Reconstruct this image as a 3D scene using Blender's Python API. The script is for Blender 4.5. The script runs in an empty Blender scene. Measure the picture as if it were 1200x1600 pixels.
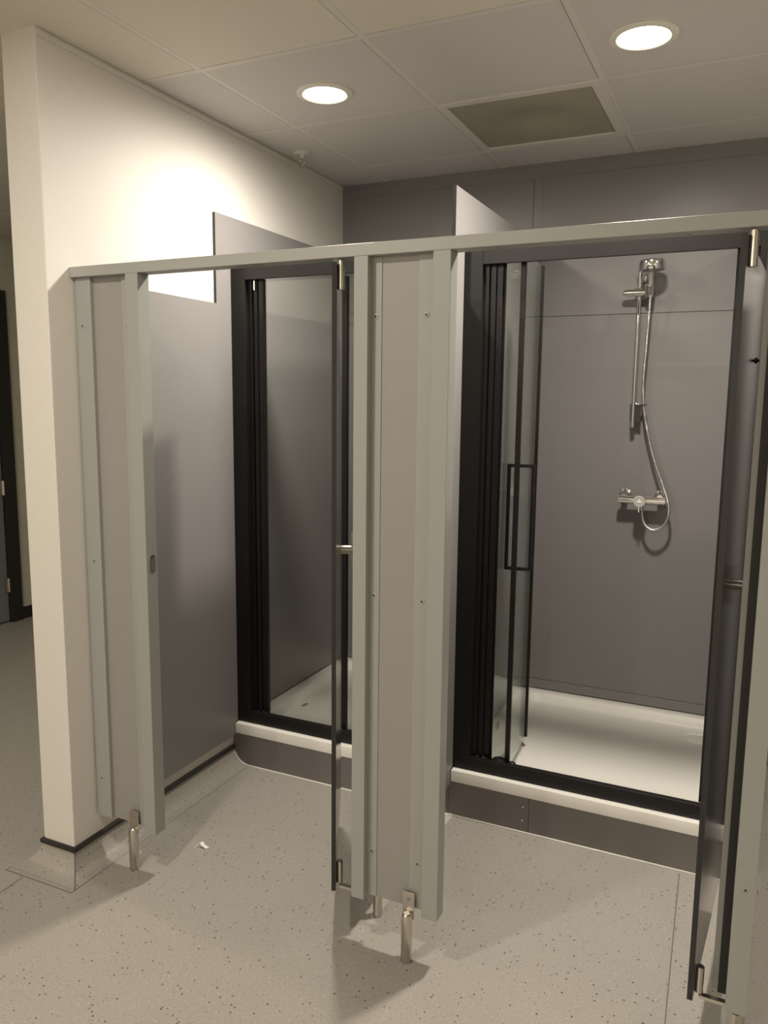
import bpy, bmesh, math, random
from mathutils import Vector, Matrix
random.seed(4)
scene = bpy.context.scene
col = scene.collection
PI = math.pi

# ------------------------------------------------------------------ materials
def new_mat(name):
    m = bpy.data.materials.new(name); m.use_nodes = True
    nt = m.node_tree
    return m, nt, nt.nodes['Principled BSDF']

def mat(name, colour, rough=.5, metal=0., spec=.5, bump=0., bscale=300., vary=0., vscale=6., coat=0.):
    m, nt, b = new_mat(name)
    b.inputs['Base Color'].default_value = (*colour, 1)
    b.inputs['Roughness'].default_value = rough
    b.inputs['Metallic'].default_value = metal
    b.inputs['Specular IOR Level'].default_value = spec
    if coat:
        b.inputs['Coat Weight'].default_value = coat
        b.inputs['Coat Roughness'].default_value = .08
    tc = nt.nodes.new('ShaderNodeTexCoord')
    if bump:
        n = nt.nodes.new('ShaderNodeTexNoise'); n.inputs['Scale'].default_value = bscale
        n.inputs['Detail'].default_value = 2
        bp = nt.nodes.new('ShaderNodeBump'); bp.inputs['Strength'].default_value = bump
        bp.inputs['Distance'].default_value = .002
        nt.links.new(tc.outputs['Object'], n.inputs['Vector'])
        nt.links.new(n.outputs['Fac'], bp.inputs['Height'])
        nt.links.new(bp.outputs['Normal'], b.inputs['Normal'])
    if vary:
        n2 = nt.nodes.new('ShaderNodeTexNoise'); n2.inputs['Scale'].default_value = vscale
        n2.inputs['Detail'].default_value = 4
        mx = nt.nodes.new('ShaderNodeMix'); mx.data_type = 'RGBA'
        mx.inputs['A'].default_value = (*[c*(1-vary) for c in colour], 1)
        mx.inputs['B'].default_value = (*[min(1, c*(1+vary)) for c in colour], 1)
        nt.links.new(tc.outputs['Object'], n2.inputs['Vector'])
        nt.links.new(n2.outputs['Fac'], mx.inputs['Factor'])
        nt.links.new(mx.outputs['Result'], b.inputs['Base Color'])
    return m

def floor_mat(name, base, cove=False):
    m, nt, b = new_mat(name)
    L = nt.links.new
    tc = nt.nodes.new('ShaderNodeTexCoord')
    def math_(op, a, v=None, c=None):
        n = nt.nodes.new('ShaderNodeMath'); n.operation = op
        L(a, n.inputs[0])
        if v is not None:
            if hasattr(v, 'is_linked'): L(v, n.inputs[1])
            else: n.inputs[1].default_value = v
        return n.outputs[0]
    def dots(scale, radius, keep, off):
        mp = nt.nodes.new('ShaderNodeMapping'); mp.inputs['Location'].default_value = (off, off*.7, off*.3)
        L(tc.outputs['Object'], mp.inputs['Vector'])
        v = nt.nodes.new('ShaderNodeTexVoronoi'); v.inputs['Scale'].default_value = scale
        L(mp.outputs['Vector'], v.inputs['Vector'])
        near = math_('LESS_THAN', v.outputs['Distance'], radius)
        sp = nt.nodes.new('ShaderNodeSeparateColor'); L(v.outputs['Color'], sp.inputs['Color'])
        k = math_('LESS_THAN', sp.outputs['Red'], keep)
        return math_('MULTIPLY', near, k)
    n = nt.nodes.new('ShaderNodeTexNoise'); n.inputs['Scale'].default_value = 3.; n.inputs['Detail'].default_value = 5
    L(tc.outputs['Object'], n.inputs['Vector'])
    mx = nt.nodes.new('ShaderNodeMix'); mx.data_type = 'RGBA'
    mx.inputs['A'].default_value = (*[c*.93 for c in base], 1)
    mx.inputs['B'].default_value = (*[c*1.07 for c in base], 1)
    L(n.outputs['Fac'], mx.inputs['Factor'])
    n2 = nt.nodes.new('ShaderNodeTexNoise'); n2.inputs['Scale'].default_value = 140.; n2.inputs['Detail'].default_value = 3
    L(tc.outputs['Object'], n2.inputs['Vector'])
    mr = nt.nodes.new('ShaderNodeMapRange'); mr.inputs['From Min'].default_value = .3; mr.inputs['From Max'].default_value = .7
    mr.inputs['To Min'].default_value = .92; mr.inputs['To Max'].default_value = 1.08
    L(n2.outputs['Fac'], mr.inputs['Value'])
    vm = nt.nodes.new('ShaderNodeVectorMath'); vm.operation = 'SCALE'
    L(mx.outputs['Result'], vm.inputs[0]); L(mr.outputs['Result'], vm.inputs['Scale'])
    cur = vm.outputs[0]
    for (sc_, r_, k_, off, c_) in ((70, .20, .17, 0., (.085, .075, .06)), (130, .22, .10, 3.1, (.13, .115, .10)), (80, .17, .13, 7.7, (.50, .475, .43)), (190, .28, .09, 5.5, (.50, .475, .43))):
        d = dots(sc_, r_, k_, off)
        m2 = nt.nodes.new('ShaderNodeMix'); m2.data_type = 'RGBA'
        L(d, m2.inputs['Factor']); L(cur, m2.inputs['A']); m2.inputs['B'].default_value = (*c_, 1)
        cur = m2.outputs['Result']
    L(cur, b.inputs['Base Color'])
    b.inputs['Roughness'].default_value = .42
    b.inputs['Specular IOR Level'].default_value = .35
    bp = nt.nodes.new('ShaderNodeBump'); bp.inputs['Strength'].default_value = .25; bp.inputs['Distance'].default_value = .001
    L(n2.outputs['Fac'], bp.inputs['Height']); L(bp.outputs['Normal'], b.inputs['Normal'])
    return m

def glass_mat():
    m = bpy.data.materials.new('clear_safety_glass'); m.use_nodes = True
    nt = m.node_tree; nt.nodes.clear(); L = nt.links.new
    out = nt.nodes.new('ShaderNodeOutputMaterial')
    tr = nt.nodes.new('ShaderNodeBsdfTransparent'); tr.inputs['Color'].default_value = (.965, .975, .965, 1)
    gl = nt.nodes.new('ShaderNodeBsdfGlossy'); gl.inputs['Roughness'].default_value = .015
    gl.inputs['Color'].default_value = (.95, 1, .97, 1)
    fr = nt.nodes.new('ShaderNodeFresnel'); fr.inputs['IOR'].default_value = 1.48
    ge = nt.nodes.new('ShaderNodeNewGeometry'); mr = nt.nodes.new('ShaderNodeMapRange')
    mr.inputs['To Min'].default_value = 1.48; mr.inputs['To Max'].default_value = 1/1.48
    L(ge.outputs['Backfacing'], mr.inputs['Value']); L(mr.outputs['Result'], fr.inputs['IOR'])
    mx = nt.nodes.new('ShaderNodeMixShader')
    L(fr.outputs[0], mx.inputs[0]); L(tr.outputs[0], mx.inputs[1]); L(gl.outputs[0], mx.inputs[2])
    L(mx.outputs[0], out.inputs['Surface'])
    return m

def emit_mat(name, c, s):
    m = bpy.data.materials.new(name); m.use_nodes = True
    nt = m.node_tree; nt.nodes.clear()
    o = nt.nodes.new('ShaderNodeOutputMaterial'); e = nt.nodes.new('ShaderNodeEmission')
    e.inputs['Color'].default_value = (*c, 1); e.inputs['Strength'].default_value = s
    nt.links.new(e.outputs[0], o.inputs['Surface'])
    return m

def brushed_mat():
    m, nt, b = new_mat('brushed_stainless')
    b.inputs['Base Color'].default_value = (.62, .58, .52, 1)
    b.inputs['Metallic'].default_value = 1; b.inputs['Roughness'].default_value = .24
    tc = nt.nodes.new('ShaderNodeTexCoord'); mp = nt.nodes.new('ShaderNodeMapping')
    mp.inputs['Scale'].default_value = (900, 900, 12)
    n = nt.nodes.new('ShaderNodeTexNoise'); n.inputs['Scale'].default_value = 1
    bp = nt.nodes.new('ShaderNodeBump'); bp.inputs['Strength'].default_value = .25; bp.inputs['Distance'].default_value = .0005
    nt.links.new(tc.outputs['Object'], mp.inputs[0]); nt.links.new(mp.outputs[0], n.inputs['Vector'])
    nt.links.new(n.outputs['Fac'], bp.inputs['Height']); nt.links.new(bp.outputs['Normal'], b.inputs['Normal'])
    return m

def block_mat():
    m, nt, b = new_mat('painted_blockwork')
    b.inputs['Base Color'].default_value = (.60, .58, .47, 1); b.inputs['Roughness'].default_value = .6
    tc = nt.nodes.new('ShaderNodeTexCoord'); mp = nt.nodes.new('ShaderNodeMapping')
    mp.inputs['Rotation'].default_value = (PI/2, 0, PI/2)
    br = nt.nodes.new('ShaderNodeTexBrick'); br.inputs['Scale'].default_value = 1
    br.inputs['Brick Width'].default_value = .45; br.inputs['Row Height'].default_value = .225
    br.inputs['Mortar Size'].default_value = .005; br.inputs['Mortar Smooth'].default_value = .4
    br.inputs['Color1'].default_value = br.inputs['Color2'].default_value = (1, 1, 1, 1)
    br.inputs['Mortar'].default_value = (0, 0, 0, 1)
    bp = nt.nodes.new('ShaderNodeBump'); bp.inputs['Strength'].default_value = .6; bp.inputs['Distance'].default_value = .004
    sep = nt.nodes.new('ShaderNodeSeparateXYZ'); cmb = nt.nodes.new('ShaderNodeCombineXYZ')
    nt.links.new(tc.outputs['Object'], sep.inputs[0])
    nt.links.new(sep.outputs['Y'], cmb.inputs['X']); nt.links.new(sep.outputs['Z'], cmb.inputs['Y'])
    nt.links.new(cmb.outputs[0], br.inputs['Vector'])
    nt.links.new(br.outputs['Color'], bp.inputs['Height']); nt.links.new(bp.outputs['Normal'], b.inputs['Normal'])
    return m

M = dict(
    white=mat('white_wall_paint', (.73, .705, .655), .55, bump=.15, bscale=500),
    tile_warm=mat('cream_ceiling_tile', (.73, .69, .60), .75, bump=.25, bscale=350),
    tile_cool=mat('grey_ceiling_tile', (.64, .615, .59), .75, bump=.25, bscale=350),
    grid=mat('ceiling_grid_metal', (.70, .67, .62), .5),
    void=mat('ceiling_void_black', (.03, .03, .03), .9),
    laminate=mat('grey_laminate', (.25, .238, .235), .38, spec=.5, bump=.04, bscale=700, vary=.02),
    back_lam=mat('grey_wall_board', (.20, .192, .187), .38, spec=.32, bump=.04, bscale=700, vary=.02),
    back_trim=mat('grey_wall_behind_boards', (.20, .195, .19), .45, vary=.02),
    pil_lam=mat('pilaster_laminate', (.31, .295, .28), .34, bump=.04, bscale=700, vary=.02),
    powder=mat('grey_green_powder_coat', (.335, .342, .320), .38, bump=.05, bscale=900),
    rail=mat('grey_powder_coat_rail', (.345, .345, .322), .38, bump=.05, bscale=900),
    edge=mat('black_laminate_core', (.018, .017, .016), .45),
    door=mat('satin_grey_door_laminate', (.12, .116, .112), .14, spec=.55, bump=.02, bscale=700),
    black=mat('black_anodised_aluminium', (.009, .0085, .008), .36, spec=.35),
    rubber=mat('black_rubber', (.02, .02, .018), .6),
    tray=mat('white_acrylic', (.87, .85, .79), .16, spec=.5, coat=.3),
    plinth=mat('dark_grey_plinth_board', (.185, .170, .165), .38),
    sealant=mat('white_sealant', (.80, .77, .70), .35),
    capping=mat('black_capping_strip', (.02, .019, .017), .4),
    weld=mat('floor_weld_line', (.16, .145, .125), .6),
    chrome=mat('polished_chrome', (.78, .77, .75), .06, metal=1),
    hose=mat('chrome_hose', (.62, .61, .59), .2, metal=1, bump=.5, bscale=900),
    knob=mat('satin_grey_plastic', (.45, .44, .42), .3),
    steel=brushed_mat(),
    seam=mat('dark_panel_joint', (.03, .028, .026), .7),
    screw=mat('dull_zinc_screw', (.30, .29, .27), .4, metal=.6),
    hole=mat('dark_screw_recess', (.02, .02, .02), .6),
    vent=mat('beige_vent_mesh', (.37, .345, .265), .55),
    ring=mat('cream_light_trim', (.80, .77, .68), .4),
    lamp=emit_mat('glowing_lamp_diffuser', (1, .93, .80), 14),
    paper=mat('white_paper', (.85, .82, .75), .8),
    label=mat('grey_printed_label', (.28, .27, .25), .5),
    block=block_mat(),
    halldoor=mat('grey_green_door_paint', (.19, .21, .20), .35, vary=.03),
    hallframe=mat('black_door_frame_paint', (.022, .021, .018), .4),
    floor=floor_mat('speckled_safety_vinyl', (.36, .337, .302)),
    glass=glass_mat(),
)

# ------------------------------------------------------------------ building helpers
class P:
    """collects shapes for one mesh object; slot index chooses the material"""
    def __init__(s): s.bm = bmesh.new()
    def _fin(s, before, slot, smooth=False):
        for f in s.bm.faces:
            if f.index == -1 or f not in before:
                f.material_index = slot; f.smooth = smooth
    def box(s, x0, x1, y0, y1, z0, z1, slot=0, bev=0.):
        t = bmesh.new()
        bmesh.ops.create_cube(t, size=1)
        for v in t.verts:
            v.co = Vector(((x0+x1)/2 + v.co.x*(x1-x0), (y0+y1)/2 + v.co.y*(y1-y0), (z0+z1)/2 + v.co.z*(z1-z0)))
        if bev: bmesh.ops.bevel(t, geom=t.edges[:], offset=bev, segments=2, affect='EDGES', profile=.5)
        s.merge(t, slot); return s
    def merge(s, t, slot=0, smooth=False, mtx=None):
        if mtx: t.transform(mtx)
        vm = {}
        for v in t.verts: vm[v] = s.bm.verts.new(v.co)
        for f in t.faces:
            try:
                nf = s.bm.faces.new([vm[v] for v in f.verts])
                nf.material_index = slot; nf.smooth = smooth
            except ValueError: pass
        t.free(); return s
    def cyl(s, a, b, r, r2=None, seg=24, slot=0, bev=0.):
        a = Vector(a); b = Vector(b); d = b-a
        t = bmesh.new()
        bmesh.ops.create_cone(t, cap_ends=True, segments=seg, radius1=r, radius2=(r if r2 is None else r2), depth=d.length)
        if bev:
            es = [e for e in t.edges if abs(e.verts[0].co.z-e.verts[1].co.z) < 1e-6]
            bmesh.ops.bevel(t, geom=es, offset=bev, segments=2, affect='EDGES')
        q = d.to_track_quat('Z', 'Y')
        s.merge(t, slot, True, Matrix.Translation((a+b)/2) @ q.to_matrix().to_4x4()); return s
    def lathe(s, prof, centre=(0, 0, 0), axis=(0, 0, 1), seg=40, slot=0):
        q = Vector(axis).to_track_quat('Z', 'Y'); c = Vector(centre)
        rings = []
        for r, z in prof:
            if r < 1e-6: rings.append([s.bm.verts.new(c + q @ Vector((0, 0, z)))])
            else: rings.append([s.bm.verts.new(c + q @ Vector((r*math.cos(2*PI*k/seg), r*math.sin(2*PI*k/seg), z))) for k in range(seg)])
        for A, B in zip(rings, rings[1:]):
            for k in range(seg):
                k2 = (k+1) % seg
                vs = [A[k % len(A)], A[k2 % len(A)], B[k2 % len(B)], B[k % len(B)]]
                u = []
                for v in vs:
                    if v not in u: u.append(v)
                if len(u) > 2:
                    f = s.bm.faces.new(u); f.material_index = slot; f.smooth = True
        return s
    def tube(s, pts, r, seg=12, slot=0, sub=6):
        P_ = [Vector(p) for p in pts]; path = []
        for i in range(len(P_)-1):
            p0 = P_[max(i-1, 0)]; p1 = P_[i]; p2 = P_[i+1]; p3 = P_[min(i+2, len(P_)-1)]
            for k in range(sub):
                t = k/sub
                path.append(.5*((2*p1)+(p2-p0)*t+(2*p0-5*p1+4*p2-p3)*t*t+(3*p1-p0-3*p2+p3)*t**3))
        path.append(P_[-1])
        rings = []; up = Vector((0, .97, .2)).normalized()
        for i, p in enumerate(path):
            d = (path[min(i+1, len(path)-1)]-path[max(i-1, 0)]).normalized()
            u = d.cross(up)
            u = u.normalized() if u.length > 1e-4 else Vector((1, 0, 0))
            w = d.cross(u).normalized()
            rings.append([s.bm.verts.new(p+r*(math.cos(2*PI*k/seg)*u+math.sin(2*PI*k/seg)*w)) for k in range(seg)])
        for A, B in zip(rings, rings[1:]):
            for k in range(seg):
                f = s.bm.faces.new((A[k], A[(k+1) % seg], B[(k+1) % seg], B[k])); f.smooth = True; f.material_index = slot
        for R_ in (rings[0], rings[-1]):
            f = s.bm.faces.new(R_); f.material_index = slot
        return s
    def prism(s, pts, axis, a0, a1, slot=0):
        """pts: 2-D outline; axis 'x': (y,z), 'y': (x,z), 'z': (x,y)"""
        def mk(p, a): return {'x': (a, p[0], p[1]), 'y': (p[0], a, p[1]), 'z': (p[0], p[1], a)}[axis]
        A = [s.bm.verts.new(mk(p, a0)) for p in pts]; B = [s.bm.verts.new(mk(p, a1)) for p in pts]
        fs = [s.bm.faces.new(A), s.bm.faces.new(list(reversed(B)))]
        for i in range(len(pts)):
            j = (i+1) % len(pts); fs.append(s.bm.faces.new((A[i], B[i], B[j], A[j])))
        for f in fs: f.material_index = slot
        return s
    def loops(s, ls, slot=0, smooth=True, cap=True, close_first=False):
        R_ = [[s.bm.verts.new(p) for p in l] for l in ls]; n = len(R_[0])
        for A, B in zip(R_, R_[1:]):
            for k in range(n):
                f = s.bm.faces.new((A[k], A[(k+1) % n], B[(k+1) % n], B[k])); f.smooth = smooth; f.material_index = slot
        if cap: f = s.bm.faces.new(R_[-1]); f.material_index = slot
        if close_first: f = s.bm.faces.new(list(reversed(R_[0]))); f.material_index = slot
        return s
    def make(s, name, mats, parent=None, local=False):
        if not isinstance(mats, (list, tuple)): mats = [mats]
        if parent is not None and not local:
            o_ = parent; off = Vector((0, 0, 0))
            while o_ is not None: off += o_.location; o_ = o_.parent
            for v in s.bm.verts: v.co -= off
        bmesh.ops.recalc_face_normals(s.bm, faces=s.bm.faces[:])
        for e in s.bm.edges:
            if len(e.link_faces) == 2 and e.calc_face_angle(0) > math.radians(38): e.smooth = False
        me = bpy.data.meshes.new(name); s.bm.to_mesh(me); s.bm.free()
        for m_ in mats: me.materials.append(m_)
        o = bpy.data.objects.new(name, me); col.objects.link(o)
        if parent is not None: o.parent = parent
        return o

def thing(name, label, cat, loc=(0, 0, 0), rotz=0, group=None):
    o = bpy.data.objects.new(name, None); col.objects.link(o)
    o.empty_display_size = .1
    o.location = loc; o.rotation_euler = (0, 0, rotz)
    o['label'] = label; o['category'] = cat
    if group: o['group'] = group
    return o
def tag(o, label, cat, group=None):
    o['label'] = label; o['category'] = cat
    if group: o['group'] = group
    return o
def struct(o, label, cat):
    o['kind'] = 'structure'; o['label'] = label; o['category'] = cat
    return o
def box(*a, **k): return P().box(*a, **k)
def dup(root, loc, rotz=None, label=None):
    r = root.copy(); col.objects.link(r); r.location = loc
    if rotz is not None: r.rotation_euler = (0, 0, rotz)
    if label: r['label'] = label
    for ch in list(root.children):
        c = ch.copy(); col.objects.link(c); c.parent = r
        for g in list(ch.children):
            d = g.copy(); col.objects.link(d); d.parent = c
    return r

# ------------------------------------------------------------------ key dimensions (metres)
XW = -1.99          # face of the white left wall
YE = 1.811          # its free end
YB = 3.722          # back wall of the showers
ZC = 2.67           # ceiling
XR = 1.25           # right wall
XH = -4.70          # far side of the corridor
YF = -4.2           # wall behind the viewer
YL = 5.6            # far end of the corridor
Z0, Z1 = .15, 1.968 # underside and top of the cubicle fronts

# ------------------------------------------------------------------ the setting
fl = P().box(XH-.2, XR+.2, YF-.2, YL+.2, -.12, 0)
floor = struct(fl.make('floor', M['floor']), 'grey speckled safety vinyl floor', 'floor')
# welded seams of the vinyl
def seam(pts, w=.0035, parent=floor):
    b = P()
    for (x0, y0), (x1, y1) in zip(pts, pts[1:]):
        d = Vector((x1-x0, y1-y0, 0)); n = Vector((-d.y, d.x, 0)).normalized()*w/2
        vs = [b.bm.verts.new(Vector((x, y, .0006))+s_*n) for (x, y), s_ in (((x0, y0), 1), ((x1, y1), 1), ((x1, y1), -1), ((x0, y0), -1))]
        b.bm.faces.new(vs)
    return b.make('weld_seam', M['weld'], parent)
seam([(-.129, 2.70), (-.105, 2.0), (-.075, 1.0), (-.02, -.9)])
seam([(-2.2, 1.80), (-2.205, 1.711), (-1.906, 1.714), (-1.915, 2.16)])
seam([(-2.119, 1.708), (-2.105, 1.5), (-2.05, .6)])

ce = P().box(XH-.2, XR+.2, YF-.2, YL+.2, ZC+.06, ZC+.16)
ceiling = struct(ce.make('ceiling', M['void']), 'suspended tile ceiling', 'ceiling')
# tiles on a 600 mm grid
gx = [-1.745+.6*k for k in range(-5, 6)]; gy = [2.265+.6*k for k in range(-11, 7)]
xs = sorted([XH]+[g for g in gx if XH < g < XR]+[XR]); ys = sorted([YF]+[g for g in gy if YF < g < YL]+[YL])
LAMPS = [(-1.463, 2.602), (-.378, 2.590), (.707, 2.590), (-1.445, .77), (-2.645, -2.83), (-1.445, -2.83), (-.245, -2.83), (-3.45, 1.97)]
warm, cool = P(), P()
VENT = (-1.145, -.545, 2.865, 3.465)
for i in range(len(xs)-1):
    for j in range(len(ys)-1):
        x0, x1, y0, y1 = xs[i], xs[i+1], ys[j], ys[j+1]
        if abs(x0-VENT[0]) < .02 and abs(y0-VENT[2]) < .02: continue
        g = .0125
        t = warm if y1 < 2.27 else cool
        # leave round cut-outs to the lamps: lamps sit just under the tiles
        t.box(x0+g, x1-g, y0+g, y1-g, ZC, ZC+.015)
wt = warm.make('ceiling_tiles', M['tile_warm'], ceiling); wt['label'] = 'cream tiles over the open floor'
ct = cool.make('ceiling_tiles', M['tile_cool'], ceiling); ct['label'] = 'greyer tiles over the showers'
gr = P()
for x in gx:
    if XH < x < XR: gr.box(x-.0100, x+.0126, YF, YL, ZC-.0006, ZC+.003)
for y in gy:
    if YF < y < YL: gr.box(XH, XR, y-.0100, y+.0126, ZC-.0004, ZC+.003)
gr.make('ceiling_grid', M['grid'], ceiling)

w = P().box(XW-.14, XW, YE, YL, 0, ZC+.07, bev=.003)
wall_left = struct(w.make('wall_left', M['white']), 'white plastered stub wall beside the cubicles', 'wall')
struct(box(XW, XR+.15, YB+.006, YB+.15, 0, ZC+.07).make('wall_back', M['back_trim']), 'grey back wall of the showers', 'wall')
struct(box(XR, XR+.15, YF, YB, 0, ZC+.07).make('wall_right', M['white']), 'white wall to the right', 'wall')
struct(box(XH-.15, XR+.15, YF-.15, YF, 0, ZC+.07).make('wall_front', M['white']), 'white wall opposite the showers', 'wall')
struct(box(XH-.15, XW-.14, YL, YL+.15, 0, ZC+.07).make('wall_corridor_end', M['white']), 'wall at the end of the corridor', 'wall')
# corridor wall with the door opening (y 2.83 .. 3.92)
wc = P().box(XH-.15, XH, YF, 2.86, 0, ZC+.07).box(XH-.15, XH, 3.905, YL, 0, ZC+.07).box(XH-.15, XH, 2.86, 3.905, 2.30, ZC+.07)
struct(wc.make('wall_corridor', M['block']), 'cream painted blockwork corridor wall', 'wall')
# perimeter trim under the ceiling
struct(box(XW, XW+.006, YE+.003, YB, ZC-.024, ZC-.007, bev=.001).make('trim_1', M['white']), 'white angle trim along the top of the stub wall', 'trim')

# door_1 in the corridor
d1 = thing('door_1', 'grey corridor door with black frame and steel hinges', 'door', (XH, 3.4, 0)); d1['kind'] = 'structure'
fr = P().box(XH-.12, XH+.02, 2.86, 2.95, 0, 2.30).box(XH-.12, XH+.02, 3.815, 3.905, 0, 2.30).box(XH-.12, XH+.02, 2.95, 3.815, 2.21, 2.30)
fr.make('door_frame', M['hallframe'], d1)
box(XH-.05, XH-.006, 2.955, 3.81, .012, 2.205, bev=.002).make('door_panel', M['halldoor'], d1)
for z in (.27, .96, 1.95):
    P().cyl((XH+.006, 3.812, z-.05), (XH+.006, 3.812, z+.05), .008).box(XH-.004, XH+.003, 3.785, 3.84, z-.05, z+.05).make('hinge', M['steel'], d1)
P().cyl((XH-.01, 3.03, 1.0), (XH+.05, 3.03, 1.0), .01).cyl((XH+.05, 3.03, 1.0), (XH+.05, 3.15, 1.0), .01).make('lever_handle', M['steel'], d1)

# coved skirting with black capping
def cove_outline(xw, s, z=.078, r=.075, t=.004):
    """profile in (offset, z); offset grows away from the wall"""
    pts = [(0, 0), (0, z)]
    pts += [(t, z)]
    for k in range(9):
        a = PI/2*k/8
        pts.append((t + r*(1-math.cos(a)), (z-.004) * (1-math.sin(a))**1.0 + .0008))
    return pts
def cove_run(path, name, parent, up=.078, r=.078):
    """path: list of (x, y, nx, ny) with mitred outward normal"""
    b = P(); rings = []
    prof = [(0, 0), (0, up), (.004, up)]
    for k in range(1, 10):
        a = PI/2*k/9
        prof.append((.004+r*(1-math.cos(a)), .001+(up-.001)*(1-math.sin(a))))
    for (x, y, nx, ny) in path:
        rings.append([b.bm.verts.new((x+nx*o, y+ny*o, z)) for o, z in prof])
    for A, B in zip(rings, rings[1:]):
        for k in range(len(prof)-1):
            f = b.bm.faces.new((A[k], A[k+1], B[k+1], B[k])); f.smooth = True
    return b.make(name, M['floor'], parent)
base = thing('baseboard_left', 'coved vinyl skirting with black capping round the stub wall', 'baseboard', (XW, YE, 0)); base['kind'] = 'structure'
cove_run([(XW-.14, YL, -1, 0), (XW-.14, YE, -1, -1), (XW, YE, 1, -1), (XW, 2.7165, 1, 0)], 'coved_upstand', base)
cap = P()
def strip(b, pts, z0, z1, t):
    rings = [[b.bm.verts.new((x+nx*o, y+ny*o, z)) for o, z in ((0, z0), (0, z1), (t*.5, z1), (t, z1-.003), (t, z0))] for (x, y, nx, ny) in pts]
    for A, B in zip(rings, rings[1:]):
        for k in range(5): b.bm.faces.new((A[k], A[(k+1) % 5], B[(k+1) % 5], B[k]))
    for r_ in (rings[0], rings[-1]): b.bm.faces.new(r_)
strip(cap, [(XW-.14, YL, -1, 0), (XW-.14, YE, -1, -1), (XW, YE, 1, -1), (XW, 2.7165, 1, 0)], .070, .086, .010)
cap.make('capping_strip', M['capping'], base)
# weld line up the outer corner of the cove
wl = P()
pr = [(.0045, .070)]
for k in range(1, 10):
    a = PI/2*k/9; pr.append((.004+.078*(1-math.cos(a)), .0015+.077*(1-math.sin(a))))
wl.tube([(XW+o, YE-o, z+.0005) for o, z in pr], .0016, seg=6, sub=2)
wl.make('corner_weld', M['weld'], base)
sb = P()
strip(sb, [(XH, 3.905, 1, 0), (XH, YL, 1, 0)], 0, .085, .010)
struct(sb.make('baseboard_corridor', M['capping']), 'black skirting at the corridor wall', 'baseboard')

# ------------------------------------------------------------------ back wall boards and wall lining
def board(x0, x1, z0, z1, label, name='wall_board'):
    o = P().box(x0, x1, YB, YB+.006, z0, z1, bev=.0012).make(name, M['back_lam'])
    return tag(o, label, 'wall panel', 'grey boards on the back wall of the showers')
def cell(xa, xb, tail, low):
    board(xa, xb, 1.9865, 2.605, 'plain grey board at the top of the back wall %s' % tail)
    board(xa, xb, .2385, 1.9845, 'tall plain grey board on the back wall %s' % tail)
    board(xa, xb, .190, .2365, 'narrow grey strip board just above the %s' % low)
cell(-1.945, -.995, 'in the left shower', 'white tray in the left shower')
cell(-.951, .012, 'behind the chrome shower', 'white tray below the chrome shower')
def stepped(xa, xb, y0=1.957, zb=.130, y1=YB-.002):
    """stepped divider board: faces slot 0, edges slot 1"""
    b = P()
    pts = [(y0, zb), (2.716, zb), (2.716, .190), (y1, .190), (y1, 2.32), (2.639, 2.32), (2.639, 1.970), (y0, 1.970)]
    A = [b.bm.verts.new((xa, y, z)) for y, z in pts]; B = [b.bm.verts.new((xb, y, z)) for y, z in pts]
    f = b.bm.faces.new(A); f.material_index = 0; f = b.bm.faces.new(list(reversed(B))); f.material_index = 0
    for i in range(len(pts)):
        j = (i+1) % len(pts); f = b.bm.faces.new((A[i], B[i], B[j], A[j])); f.material_index = 1
    return b
o = stepped(XW, XW+.013).make('wall_lining_panel', [M['laminate'], M['edge']])
tag(o, 'stepped grey lining panel fixed flat against the white wall in the left cubicle', 'panel')

def partition(x, label):
    r = thing('partition_panel', label, 'partition', (x, 1.957, 0), group='stepped dividers between the cubicles')
    stepped(x-.0065, x+.0065).make('divider_board', [M['laminate'], M['edge']], r)
    lg = P().cyl((x+.014, 2.05, 0), (x+.014, 2.05, .128), .014, bev=.002).make('leg', M['steel'], r)
    box(x+.0065, x+.010, 2.035, 2.065, .118, .16).make('leg_plate', M['steel'], lg)
    return r
partition(-.9785, 'stepped grey divider board between the left cubicle and the chrome shower cubicle')
partition(.0535, 'stepped grey divider board at the right of the frame, behind the right-hand post')

# ------------------------------------------------------------------ cubicle fronts
rail = thing('headrail', 'long grey metal headrail running across the top of the cubicle fronts', 'rail', (XW, 1.9, Z1))
box(XW+.001, XR-.001, 1.900, 1.952, Z1, 2.0, bev=.0015).make('rail_bar', M['rail'], rail)
sk = P()
for x in (-1.22, -.60, -.16): P().cyl((x, 1.93, 1.9665), (x, 1.93, Z1+.001), .004, seg=10).make('fixing_screw', M['screw'], rail)

def screw(x, z, y, parent):
    b = P().lathe([(.0085, 0), (.0085, .0008), (.0068, .0016), (.0032, .0016), (.0025, .0004), (0, .0004)], (x, y, z), (0, -1, 0), seg=20, slot=0)
    b.lathe([(.0030, .0017), (0, .0017)], (x, y, z), (0, -1, 0), seg=8, slot=1)
    return b.make('screw', [M['powder'], M['hole']], parent)
def pil_leg(x, parent, y=1.908):
    lg = P()
    # tube with a chamfered, sloping shoulder
    lg.lathe([(0, 0), (.0150, 0), (.0158, .002), (.0158, .132), (.0135, .146), (.009, .150), (0, .150)], (x, y, 0), seg=32)
    o = lg.make('leg', M['steel'], parent)
    pb = P().box(x-.0185, x+.0185, 1.912, 1.9165, .128, .207, bev=.0008)
    pb.make('leg_plate', M['steel'], o)
    P().lathe([(.005, 0), (.005, .001), (.002, .001), (0, .0004)], (x, 1.912, .186), (0, -1, 0), seg=16).make('screw', M['screw'], o)
    return o

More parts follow.
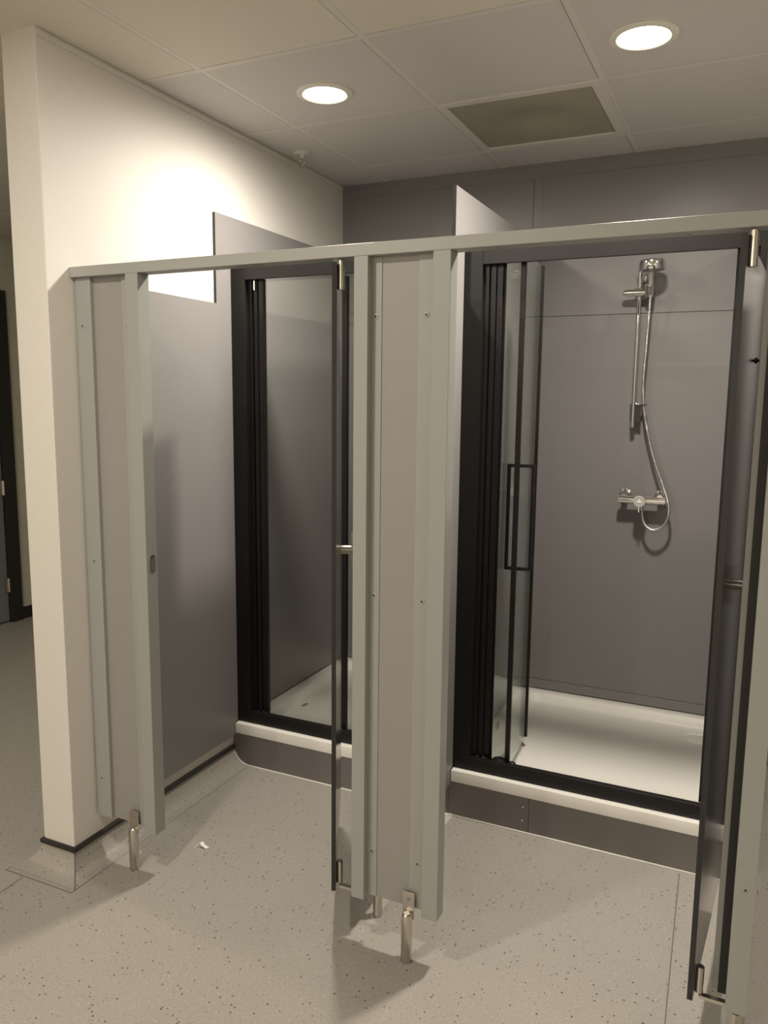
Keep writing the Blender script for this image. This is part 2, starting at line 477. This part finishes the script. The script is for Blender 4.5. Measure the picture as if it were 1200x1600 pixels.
# pilaster between the wall and the left door
p1 = thing('cubicle_pilaster', 'narrow grey pilaster fixed to the white wall, left of the left door opening', 'pilaster', (-1.85, 1.93, 0), group='grey cubicle pilasters')
box(-1.926, -1.790, 1.930, 1.943, .153, Z1).make('panel', M['pil_lam'], p1)
box(-1.984, -1.9205, 1.916, 1.952, Z0+.004, Z1, bev=.0015).make('wall_channel', M['powder'], p1)
box(-1.800, -1.757, 1.9245, 1.950, Z0+.005, Z1, bev=.0012).make('jamb_channel', M['powder'], p1)
fj = P().box(-1.762, -1.714, 1.900, 1.950, Z0, Z1, bev=.0015).make('door_stop', M['powder'], p1)
# keep slot for the bolt
kp = P()
n = 20; zc, yc = 1.072, 1.927
def oval(ry, rz, x): return [(x, yc+ry*(math.cos(2*PI*k/n)), zc+(rz-ry)*(1 if math.sin(2*PI*k/n) > 0 else -1)+ry*math.sin(2*PI*k/n)) for k in range(n)]
kp.loops([oval(.0115, .028, -1.7140), oval(.0115, .028, -1.7125), oval(.0085, .025, -1.7122), oval(.0080, .0245, -1.7138)], cap=False)
k_o = kp.make('keep_plate', M['chrome'], p1)
P().loops([oval(.0080, .0245, -1.7139), oval(.0080, .0245, -1.7137)], cap=True).make('keep_slot', M['plinth'], k_o)
for x, z in ((-1.957, 1.819), (-1.781, 1.814), (-1.950, 1.058), (-1.779, 1.057), (-1.957, .295), (-1.779, .280)):
    screw(x, z, 1.916 if x < -1.9 else 1.9245, p1)
pil_leg(-1.818, p1)

# middle pilaster
p2 = thing('cubicle_pilaster', 'wide grey pilaster standing between the two open doors', 'pilaster', (-.845, 1.93, 0), group='grey cubicle pilasters')
box(-.915, -.803, 1.930, 1.943, .153, Z1).make('panel', M['pil_lam'], p2)
box(-.975, -.9115, 1.9270, 1.9520, Z0+.004, Z1, bev=.0012).make('hinge_channel', M['powder'], p2)
box(-.981, -.940, 1.900, 1.930, Z0, Z1, bev=.0015).make('hinge_post', M['powder'], p2)
box(-.808, -.755, 1.9270, 1.9520, Z0+.004, Z1, bev=.0012).make('jamb_channel', M['powder'], p2)
box(-.7585, -.711, 1.900, 1.950, Z0, Z1, bev=.0015).make('door_stop', M['powder'], p2)
for x, z in ((-.929, 1.815), (-.784, 1.815), (-.928, 1.059), (-.784, 1.058), (-.927, .294), (-.784, .292)):
    screw(x, z, 1.927, p2)
box(-1.0, -.981, 1.957, 1.972, Z0+.004, Z1).make('gasket', M['rubber'], p2)
pil_leg(-.803, p2, 1.902)

# right-hand post
p3 = thing('cubicle_post', 'slim grey hinge post at the right edge, holding the right door', 'post', (.054, 1.93, 0), group='grey cubicle pilasters')
box(.031, .077, 1.900, 1.930, Z0, Z1, bev=.0015).make('hinge_post', M['powder'], p3)
box(.0335, .074, 1.930, 1.952, Z0+.004, Z1, bev=.001).make('hinge_channel', M['powder'], p3)
box(.0125, .033, 1.955, 1.962, Z0+.004, Z1).make('gasket', M['rubber'], p3)
box(-.001, .033, 1.963, 1.985, Z0+.004, Z1, bev=.001).make('back_post', M['powder'], p3)
screw(.055, .473, 1.900, p3)
lg = P(); lg.lathe([(0, 0), (.0150, 0), (.0158, .002), (.0158, .149), (0, .149)], (.0555, 1.915, 0), seg=32)
lg.make('leg', M['steel'], p3)

# doors: local frame, hinge edge at the origin, +y runs along the leaf, its inner face at x = 0
def cubicle_door(loc, rot, length, label, hook=False):
    r = thing('cubicle_door', label, 'door', loc, rot, 'open grey cubicle doors')
    zt = 1.955
    b = P().box(-.013, 0, 0, length, .155, zt)
    for f in b.bm.faces:
        f.normal_update()
        f.material_index = 0 if abs(f.normal.x) > .9 else 1
    b.make('door_leaf', [M['door'], M['edge']], r, local=True)
    for nm, z0, z1 in (('top_pivot', 1.888, 1.964), ('bottom_pivot', .170, .238)):
        pv = P().cyl((.0105, .022, z0), (.0105, .022, z1), .0102, bev=.0015).make(nm, M['steel'], r, local=True)
    # arm under the leaf from the bottom pivot to the post, world +x
    ax = Vector((math.cos(rot), -math.sin(rot), 0)); ay = Vector((math.sin(rot), math.cos(rot), 0))
    for z, nm, ln in ((.160, 'pivot_arm', .062),):
        t = bmesh.new(); bmesh.ops.create_cube(t, size=1)
        c = Vector((.0105, .022, z)) + ax*ln/2
        t.transform(Matrix.Translation(c) @ Matrix.Rotation(-rot, 4, 'Z') @ Matrix.Diagonal((ln, .014, .008, 1)))
        P().merge(t).make(nm, M['steel'], r, local=True)
    # bolt with turn bar near the free edge
    yl, zl = length-.045, 1.072
    lk = P().cyl((0, yl, zl), (.022, yl, zl), .0165, bev=.001).cyl((.0235, yl, zl), (.052, yl, zl), .0165, bev=.0015).cyl((.02, yl, zl), (.026, yl, zl), .014)
    lo = lk.make('lock', M['steel'], r, local=True)
    P().box(.032, .043, yl-.005, yl+.005, zl-.058, zl+.058, bev=.001).make('turn_bar', M['steel'], lo, local=True)
    P().cyl((-.013, yl, zl), (-.019, yl, zl), .019, bev=.001).make('lock_rose', M['steel'], lo, local=True)
    # coat hook
    if hook: P().lathe([(.008, 0), (.008, .003), (.004, .005), (.0035, .009), (.006, .011), (.006, .014), (0, .014)], (0, .44, 1.71), (1, 0, 0), seg=20).make('coat_hook', M['black'], r, local=True)
    return r
cubicle_door((-1.030, 1.897, 0), math.radians(26.8), .63, 'left grey cubicle door standing part open, turn-bar lock showing')
cubicle_door((-.0415, 1.895, 0), math.radians(-4.0), .63, 'right grey cubicle door swung in square beside the right-hand post', hook=True)

# ------------------------------------------------------------------ shower trays, plinths, enclosures
def rrect(x0, x1, y0, y1, r, z, n=7):
    out = []
    for cx, cy, a0 in ((x1-r, y1-r, 0), (x0+r, y1-r, PI/2), (x0+r, y0+r, PI), (x1-r, y0+r, 3*PI/2)):
        for k in range(n+1):
            a = a0+PI/2*k/n; out.append((cx+r*math.cos(a), cy+r*math.sin(a), z))
    return out
def tray(x0, x1, label, sticker=None):
    y0, y1 = 2.711, YB-.001
    r = thing('shower_tray', label, 'shower tray', ((x0+x1)/2, (y0+y1)/2, .143), group='white shower trays')
    ls = []
    for ins, rad, z in ((0, .004, .143), (0, .004, .184), (.0015, .004, .1875), (.005, .005, .189), (.052, .05, .189), (.058, .052, .1875), (.066, .055, .181), (.082, .06, .163), (.095, .06, .1575), (.12, .06, .156), (.25, .06, .1535)):
        ls.append(rrect(x0+ins, x1-ins, y0+ins, y1-ins, rad, z))
    P().loops(ls, close_first=True).make('tray_body', M['tray'], r)
    cx, cy = x1-.17, y1-.2
    P().lathe([(.055, .1545), (.055, .158), (.045, .162), (0, .163)], (cx, cy, 0), seg=36).make('waste_cover', M['tray'], r)
    if sticker:
        P().box(sticker[0]-.009, sticker[0]+.009, sticker[1]-.02, sticker[1]+.02, .1565, .1575).make('sticker', M['label'], r)
    return r
T1 = (-1.975, -.986); T2 = (-.9705, .040)
tray(*T1, 'white shower tray behind the left black frame, small grey sticker in it', sticker=(-1.846, 3.09))
tray(*T2, 'white shower tray under the chrome shower')

def plinth(x0, x1, label, joint=None, cove=False):
    r = thing('tray_plinth', label, 'plinth', ((x0+x1)/2, 2.717, 0), group='dark grey plinths under the trays')
    xs_ = [x0, x1] if joint is None else [x0, joint, x1]
    for a, b_ in zip(xs_, xs_[1:]):
        box(a+(.0008 if a != x0 else 0), b_-(.0008 if b_ != x1 else 0), 2.717, 2.735, .002, .1425).make('plinth_board', M['plinth'], r)
    if joint:
        for z in (.047, .100): P().lathe([(.0035, 0), (.0035, .0008), (0, .0008)], (joint-.023, 2.717, z), (0, -1, 0), seg=12).make('screw', M['sealant'], r)
    sd = P()
    if cove:
        pts = []
        for k in range(2, 10):
            a = PI/2*k/9
            pts.append((XW+.004+.078*(1-math.cos(a)), 2.7155, .001+.077*(1-math.sin(a))))
        pts.append((-1.84, 2.7150, .001)); pts.append((x1, 2.7150, .001))
        sd.tube(pts, .0028, seg=8, sub=2)
    else:
        sd.tube([(x0, 2.7150, .002), (x1, 2.7150, .002)], .0035, seg=8, sub=1)
    sd.make('sealant_bead', M['sealant'], r)
    return r
plinth(XW+.001, -.9795, 'dark grey plinth under the left white tray, curved into the wall corner', cove=True)
plinth(-.9785, .045, 'dark grey plinth with a butt joint under the right white tray', joint=-.662)
YFR = 2.735
def enclosure(x0, x1, label, fold, extra_pin=False, grp='black framed shower enclosures'):
    """x0,x1 outer sides; fold: closed (0) or folded open (1)"""
    r = thing('shower_enclosure', label, 'shower enclosure', ((x0+x1)/2, YFR, .189), group=grp)
    zt, zb = 2.145, .190
    def post(xo, s, nm):
        b = P()
        xa, xb = sorted((xo, xo+s*.068)); b.box(xa, xb, YFR, YFR+.06, zb, zt, bev=.0012)
        for k, (o0, o1, dy) in enumerate(((.068, .086, .022), (.086, .094, .034), (.094, .110, .026), (.110, .114, .038), (.114, .134, .030))):
            xa, xb = sorted((xo+s*o0, xo+s*o1)); b.box(xa, xb, YFR+dy, YFR+.055, zb+.05, 2.075)
        return b.make(nm, M['black'], r)
    post(x0, 1, 'side_post'); post(x1, -1, 'side_post')
    P().box(x0+.068, x1-.068, YFR, YFR+.014, 2.070, zt, bev=.0012).box(x0+.068, x1-.068, YFR+.013, YFR+.06, 2.090, zt-.001).make('top_bar', M['black'], r)
    tb = P().box(x0+.068, x1-.068, YFR, YFR+.02, zb, .243, bev=.0015).box(x0+.068, x1-.068, YFR+.02, YFR+.06, zb, .225, bev=.001)
    tb.make('threshold_bar', M['black'], r)
    H = Vector((x0+.134, YFR+.040, 0)); E_ = Vector((x1-.134, YFR+.040, 0))
    yk = YFR+.040; z0, z1 = .232, 2.066
    def leaf(a, b_, name, stile_a, stile_b, zz0, zz1):
        d = (b_-a); ln = d.length; ang = math.atan2(d.y, d.x)
        mt = Matrix.Translation(a) @ Matrix.Rotation(ang, 4, 'Z')
        def lb(xa, xb, ya, yb, za, zc_, bev=0):
            t = bmesh.new(); bmesh.ops.create_cube(t, size=1)
            t.transform(Matrix.Translation(((xa+xb)/2, (ya+yb)/2, (za+zc_)/2)) @ Matrix.Diagonal((xb-xa, yb-ya, zc_-za, 1)))
            if bev: bmesh.ops.bevel(t, geom=t.edges[:], offset=bev, segments=1, affect='EDGES')
            t.transform(mt); return t
        g = P().merge(lb(.004, ln-.004, -.003, .003, zz0, zz1)).make(name, M['glass'], r)
        if stile_a: P().merge(lb(0, stile_a, -.009, .009, zz0, zz1, .001)).make('stile', M['black'], g)
        if stile_b: P().merge(lb(ln-stile_b, ln, -.009, .009, zz0, zz1, .001)).make('stile', M['black'], g)
        return g, mt, lb
    if not fold:
        mid = (H+E_)/2
        leaf(H, mid+Vector((-.001, 0, 0)), 'glass_leaf', .004, .024, z0, z1)
        g, mt, lb = leaf(mid+Vector((.001, 0, 0)), E_, 'glass_leaf', .024, .012, z0, z1)
        hx = E_.x-.06
    else:
        C_ = Vector((-.7985, 3.115, 0)); B_ = Vector((-.768, YFR+.040, 0))
        gA, mA, lA = leaf(H, C_, 'glass_leaf', .004, .014, .202, 2.115)
        t = P().merge(lA(.06, .078, -.0042, -.0034, .33, .36)); t.make('glass_mark', M['label'], gA)
        g, mt, lb = leaf(C_+Vector((.012, 0, 0)), B_, 'glass_leaf', .012, .016, .202, 2.115)
        # pivot blocks
        P().cyl((C_.x, C_.y, .192), (C_.x, C_.y, .203), .006).make('fold_pivot', M['black'], r)
        P().cyl((C_.x, C_.y, 2.115), (C_.x, C_.y, 2.135), .006).make('fold_pivot', M['black'], r)
        P().lathe([(.036, 0), (.034, .006), (.026, .014), (.012, .019), (0, .020)], (-.800, YFR+.048, .222), seg=28).make('pivot_cover', M['black'], r)
        P().lathe([(.015, 0), (.014, .008), (.008, .013), (0, .014)], (-.750, YFR+.05, .222), seg=24).make('roller_cover', M['black'], r)
    # rectangular pull handle through the leading leaf
    if fold:
        hy = YFR+.118; f_ = ((C_.y-hy)/(C_.y-B_.y)); hx = C_.x+.012+(B_.x-C_.x-.012)*f_
        nx = Vector((1, .1, 0)).normalized()
    else:
        hy = YFR+.040; nx = Vector((0, -1, 0))
    h0, h1 = .966, 1.366; c = Vector((hx, hy, 0)); wd = .006
    hb = P()
    for s in (-1, 1):
        q = c+nx*.045*s
        hb.box(q.x-wd, q.x+wd, q.y-wd, q.y+wd, h0, h1, bev=.0008)
    for z in (h0, h1):
        t = bmesh.new(); bmesh.ops.create_cube(t, size=1)
        ang = math.atan2(nx.y, nx.x)
        t.transform(Matrix.Translation((c.x, c.y, z+(wd if z == h0 else -wd))) @ Matrix.Rotation(ang, 4, 'Z') @ Matrix.Diagonal((.090, 2*wd, 2*wd, 1)))
        hb.merge(t)
    hb.make('pull_handle', M['black'], r)
    if extra_pin:
        P().box(x0+.098, x0+.104, YFR+.018, YFR+.026, 2.030, 2.068).make('hinge_pin', M['chrome'], r)
    return r
enclosure(-1.9765, -.986, 'black framed glass shower screen closed, in the left cubicle', 0, True)
enclosure(-.9715, .047, 'black framed glass shower screen folded open in front of the chrome shower', 1)

# ------------------------------------------------------------------ chrome shower
def at(pt, y):  # scale a point measured at y=3.66 along its line from the eye height station
    return pt
sr = thing('shower_riser', 'chrome shower riser rail on the grey back wall with slider bracket', 'shower rail', (-.49, YB, 1.49))
P().cyl((-.496, 3.672, 1.485), (-.496, 3.672, 2.165), .0095).make('rail_tube', M['chrome'], sr)
for z in (1.575, 2.135):
    b = P().cyl((-.496, YB, z), (-.496, 3.675, z), .012, bev=.001).lathe([(.022, 0), (.022, .006), (.013, .012), (0, .012)], (-.496, YB, z), (0, -1, 0), seg=28)
    b.make('wall_bracket', M['chrome'], sr)
sl = P().cyl((-.548, 3.655, 2.068), (-.438, 3.655, 2.068), .014, bev=.002).cyl((-.562, 3.655, 2.068), (-.546, 3.655, 2.068), .0115, bev=.002)
sl.box(-.514, -.478, 3.650, 3.690, 2.050, 2.086, bev=.004)
sl.cyl((-.452, 3.650, 2.05), (-.452, 3.630, 2.095), .017, r2=.020, bev=.001)
sl.make('slider', M['chrome'], sr)
hg = P().box(-.512, -.445, 3.668, 3.672, 1.5835, 1.5865)
hg.lathe([(.013, -.002), (.013, .002), (.0095, .002), (.0095, -.002), (.013, -.002)], (-.450, 3.660, 1.585), (0, 0, 1), seg=20)
hg.box(-.508, -.462, 3.668, 3.672, 1.510, 1.584)
hg.make('hose_guide', M['rubber'], sr)

hs = thing('hand_shower', 'round chrome hand shower head clipped at the top of the riser rail', 'shower head', (-.44, 3.63, 2.06))
ax = Vector((.05, .03, -1)).normalized()
hc = Vector((-.442, 3.600, 2.170))
P().lathe([(0, -.012), (.044, -.012), (.052, -.008), (.054, -.002), (.055, .028), (.053, .033), (.045, .035), (0, .033)], hc-ax*.012, ax, seg=48).make('spray_head', M['chrome'], hs)
P().lathe([(.044, .0355), (.040, .0365), (0, .0365)], hc-ax*.012, ax, seg=40).make('spray_face', M['knob'], hs)
P().tube([(-.446, 3.645, 2.045), (-.447, 3.640, 2.09), (-.448, 3.632, 2.13), (-.449, 3.622, 2.160), (-.448, 3.61, 2.172)], .0125, seg=16).make('handle', M['chrome'], hs)

ho = P().tube([(-.446, 3.646, 2.050), (-.449, 3.652, 1.95), (-.455, 3.658, 1.80), (-.458, 3.660, 1.68), (-.452, 3.661, 1.585), (-.437, 3.662, 1.50), (-.414, 3.664, 1.41), (-.385, 3.664, 1.315), (-.352, 3.660, 1.235), (-.326, 3.650, 1.165), (-.318, 3.645, 1.110), (-.334, 3.645, 1.062), (-.370, 3.645, 1.035), (-.404, 3.648, 1.042), (-.426, 3.655, 1.075), (-.436, 3.660, 1.135)], .0065, seg=12, sub=8)
tag(ho.make('shower_hose', M['hose']), 'chrome shower hose looping from the hand shower to the bar valve', 'hose')

mv = thing('bar_valve', 'chrome thermostatic bar valve with round control on the grey back wall', 'shower valve', (-.44, YB, 1.163))
P().cyl((-.540, 3.662, 1.163), (-.336, 3.662, 1.163), .0175, bev=.003).make('valve_body', M['chrome'], mv)
for x in (-.516, -.362):
    P().lathe([(.029, 0), (.029, .005), (.016, .013), (.0135, .016), (.0135, .055), (0, .055)], (x, YB, 1.176), (0, -1, 0), seg=32).make('wall_flange', M['chrome'], mv)
kn = P().cyl((-.4405, 3.66, 1.163), (-.4405, 3.607, 1.163), .0255, bev=.003).make('control_knob', M['chrome'], mv)
P().lathe([(.0245, 0), (.0235, .002), (.0150, .0022), (.0142, .001), (0, .001)], (-.4405, 3.607, 1.163), (0, -1, 0), seg=32).make('knob_cap', M['knob'], kn)
P().prism([(-.4405-.0105, 1.156), (-.4405+.0105, 1.156), (-.4405, 1.1745)], 'y', 3.6035, 3.606).make('triangle_mark', M['ring'], kn)
P().cyl((-.436, 3.662, 1.148), (-.436, 3.660, 1.120), .0105, bev=.001).make('hose_outlet', M['chrome'], mv)
P().box(-.4435, -.4375, 3.606, 3.612, 1.115, 1.140, bev=.001).make('lever', M['chrome'], kn)

# ------------------------------------------------------------------ ceiling fittings
WARM = (1.0, .915, .80)
BEAM = .9
def downlight(x, y, label, power, R=.086, watt_col=WARM, beam=None):
    beam = BEAM if beam is None else beam
    r = thing('downlight', label, 'downlight', (x, y, ZC), group='round ceiling downlights')
    P().lathe([(R, 0), (R, -.003), (R-.006, -.006), (R-.020, -.007), (R-.026, -.002), (R-.026, 0)], (x, y, ZC-.0015), seg=56).make('trim_ring', M['ring'], r)
    P().lathe([(R-.026, 0), (0, -.0005)], (x, y, ZC-.0030), seg=56).make('diffuser', M['lamp'], r)
    ld = bpy.data.lights.new('downlight_lamp', 'AREA'); ld.shape = 'DISK'; ld.size = 2*(R-.028)
    ld.energy = power; ld.color = watt_col; ld.use_nodes = True
    nt = ld.node_tree; em = nt.nodes['Emission']          # beam of a recessed fitting: softer towards the sides
    g_ = nt.nodes.new('ShaderNodeNewGeometry'); dp = nt.nodes.new('ShaderNodeVectorMath'); dp.operation = 'DOT_PRODUCT'
    nt.links.new(g_.outputs['Normal'], dp.inputs[0]); nt.links.new(g_.outputs['Incoming'], dp.inputs[1])
    ab = nt.nodes.new('ShaderNodeMath'); ab.operation = 'ABSOLUTE'; nt.links.new(dp.outputs['Value'], ab.inputs[0])
    pw = nt.nodes.new('ShaderNodeMath'); pw.operation = 'POWER'; pw.inputs[1].default_value = beam
    nt.links.new(ab.outputs[0], pw.inputs[0])
    ml = nt.nodes.new('ShaderNodeMath'); ml.operation = 'MULTIPLY'; ml.inputs[1].default_value = 1+beam/2
    nt.links.new(pw.outputs[0], ml.inputs[0]); nt.links.new(ml.outputs[0], em.inputs['Strength'])
    lo = bpy.data.objects.new('downlight_lamp', ld); col.objects.link(lo)
    lo.location = (0, 0, -.008); lo.parent = r
    return r
downlight(*LAMPS[0], 'glowing round downlight in the ceiling above the left cubicle', 23, R=.100)
downlight(*LAMPS[1], 'glowing round downlight in the ceiling above the chrome shower', 35, R=.099)
downlight(*LAMPS[2], 'round downlight beyond the right-hand post, over the third cubicle', 18)
downlight(*LAMPS[3], 'round downlight over the open floor, in line with the left cubicle', 22, beam=0)
downlight(*LAMPS[4], 'added round fill lamp far behind the viewer, towards the corridor', 50, beam=0)  # unseen lamp, added to brighten the wall end and cubicle fronts
downlight(*LAMPS[5], 'added round fill lamp far behind the viewer, in line with the left cubicle', 46, beam=0)  # added fill out of view, lights upright fronts more than the floor
downlight(*LAMPS[6], 'added round fill lamp far behind the viewer, in line with the right cubicle', 34, beam=0)  # another unseen fill lamp, added for the pilasters and headrail
downlight(*LAMPS[7], 'added round fill lamp over the corridor', 12, beam=0)  # unseen lamp, added to lift the dark corridor wall

vt = thing('ceiling_vent', 'square beige mesh extract grille set among the ceiling tiles', 'vent', (-.845, 3.165, ZC))
vf = P()
x0, x1, y0, y1 = VENT
for a in ((x0+.003, x1-.003, y0+.003, y0+.040), (x0+.003, x1-.003, y1-.036, y1-.003), (x0+.003, x0+.028, y0+.040, y1-.036), (x1-.042, x1-.003, y0+.040, y1-.036)):
    vf.box(*a, ZC-.003, ZC+.012)
vf.make('vent_frame', M['grid'], vt)
vm_ = P()
gx0, gx1, gy0, gy1 = x0+.028, x1-.042, y0+.040, y1-.036
cxv, cyv = (gx0+gx1)/2, (gy0+gy1)/2
def dish(x, y):
    r_ = math.hypot(x-cxv, y-cyv)
    return ZC+.002 + (.030*.5*(1+math.cos(PI*(r_/.19))) if r_ < .19 else 0)
n = 160
rows = []
for j in range(41):
    y = gy0+(gy1-gy0)*j/40
    rows.append([vm_.bm.verts.new((gx0+(gx1-gx0)*i/n, y, dish(gx0+(gx1-gx0)*i/n, y)+(.0008 if (i//2) % 2 else 0))) for i in range(n+1)])
for A, B in zip(rows, rows[1:]):
    for i in range(n): vm_.bm.faces.new((A[i], A[i+1], B[i+1], B[i]))
vo = vm_.make('ribbed_mesh_panel', M['vent'], vt)

sp = thing('sprinkler_head', 'small white pendent sprinkler head in the ceiling near the left wall', 'sprinkler', (-1.893, 3.165, ZC))
P().lathe([(.038, 0), (.036, -.006), (.026, -.010), (.024, -.006), (.012, -.006), (.010, -.022), (0, -.022)], (-1.893, 3.165, ZC), seg=36).make('escutcheon', M['grid'], sp)
b = P().cyl((-1.893, 3.165, ZC-.02), (-1.893, 3.165, ZC-.030), .0075)
for s in (-1, 1): b.tube([(-1.893+s*.005, 3.165, ZC-.028), (-1.893+s*.012, 3.165, ZC-.040), (-1.893+s*.003, 3.165, ZC-.054)], .002, seg=8)
b.cyl((-1.893, 3.165, ZC-.030), (-1.893, 3.165, ZC-.052), .0025)
b.cyl((-1.893, 3.165, ZC-.055), (-1.893, 3.165, ZC-.0575), .013)
b.make('deflector', M['steel'], sp)

# ------------------------------------------------------------------ scrap of paper
pp = P()
c = [(-1.712, 2.098, .003), (-1.697, 2.118, .017), (-1.690, 2.112, .012), (-1.668, 2.113, .003)]
wv = Vector((.006, .012, 0))
vs = [[pp.bm.verts.new(Vector(q)-wv*.5), pp.bm.verts.new(Vector(q)+wv*.5)] for q in c]
for A, B in zip(vs, vs[1:]): pp.bm.faces.new((A[0], A[1], B[1], B[0]))
po = pp.make('paper_scrap', M['paper'])
md = po.modifiers.new('t', 'SOLIDIFY'); md.thickness = .0012
tag(po, 'small folded white scrap of paper on the floor of the left cubicle', 'paper')

# ------------------------------------------------------------------ world, camera, view
wd_ = bpy.data.worlds.new('world'); scene.world = wd_; wd_.use_nodes = True
wd_.node_tree.nodes['Background'].inputs['Color'].default_value = (0, 0, 0, 1)
cam = bpy.data.cameras.new('camera'); co = bpy.data.objects.new('camera', cam); col.objects.link(co)
R3 = ((0.9055291174909561, 0.42415881821126894, 0.010310883069355842), (0.06949327436114167, -0.12429869011061272, -0.9898083251091359), (-0.41855430017456197, 0.8970167961473215, -0.1420322682877983))
r_, d_, f_ = (Vector(v) for v in R3)
mw = Matrix((( r_.x, -d_.x, -f_.x, 0), (r_.y, -d_.y, -f_.y, 0), (r_.z, -d_.z, -f_.z, 1.6), (0, 0, 0, 1)))
co.matrix_world = mw
cam.sensor_fit = 'VERTICAL'; cam.sensor_height = 36; cam.sensor_width = 27
cam.lens = 1232.2848/1600*36; cam.clip_start = .02
scene.camera = co
vs_ = scene.view_settings
vs_.view_transform = 'Standard'; vs_.look = 'None'; vs_.gamma = 1; vs_.exposure = 0
vs_.use_curve_mapping = False
cy = scene.cycles
cy.use_denoising = True
cy.max_bounces = 10; cy.diffuse_bounces = 5; cy.glossy_bounces = 6; cy.transparent_max_bounces = 16
cy.sample_clamp_indirect = 6; cy.blur_glossy = .5
cy.caustics_reflective = False; cy.caustics_refractive = False
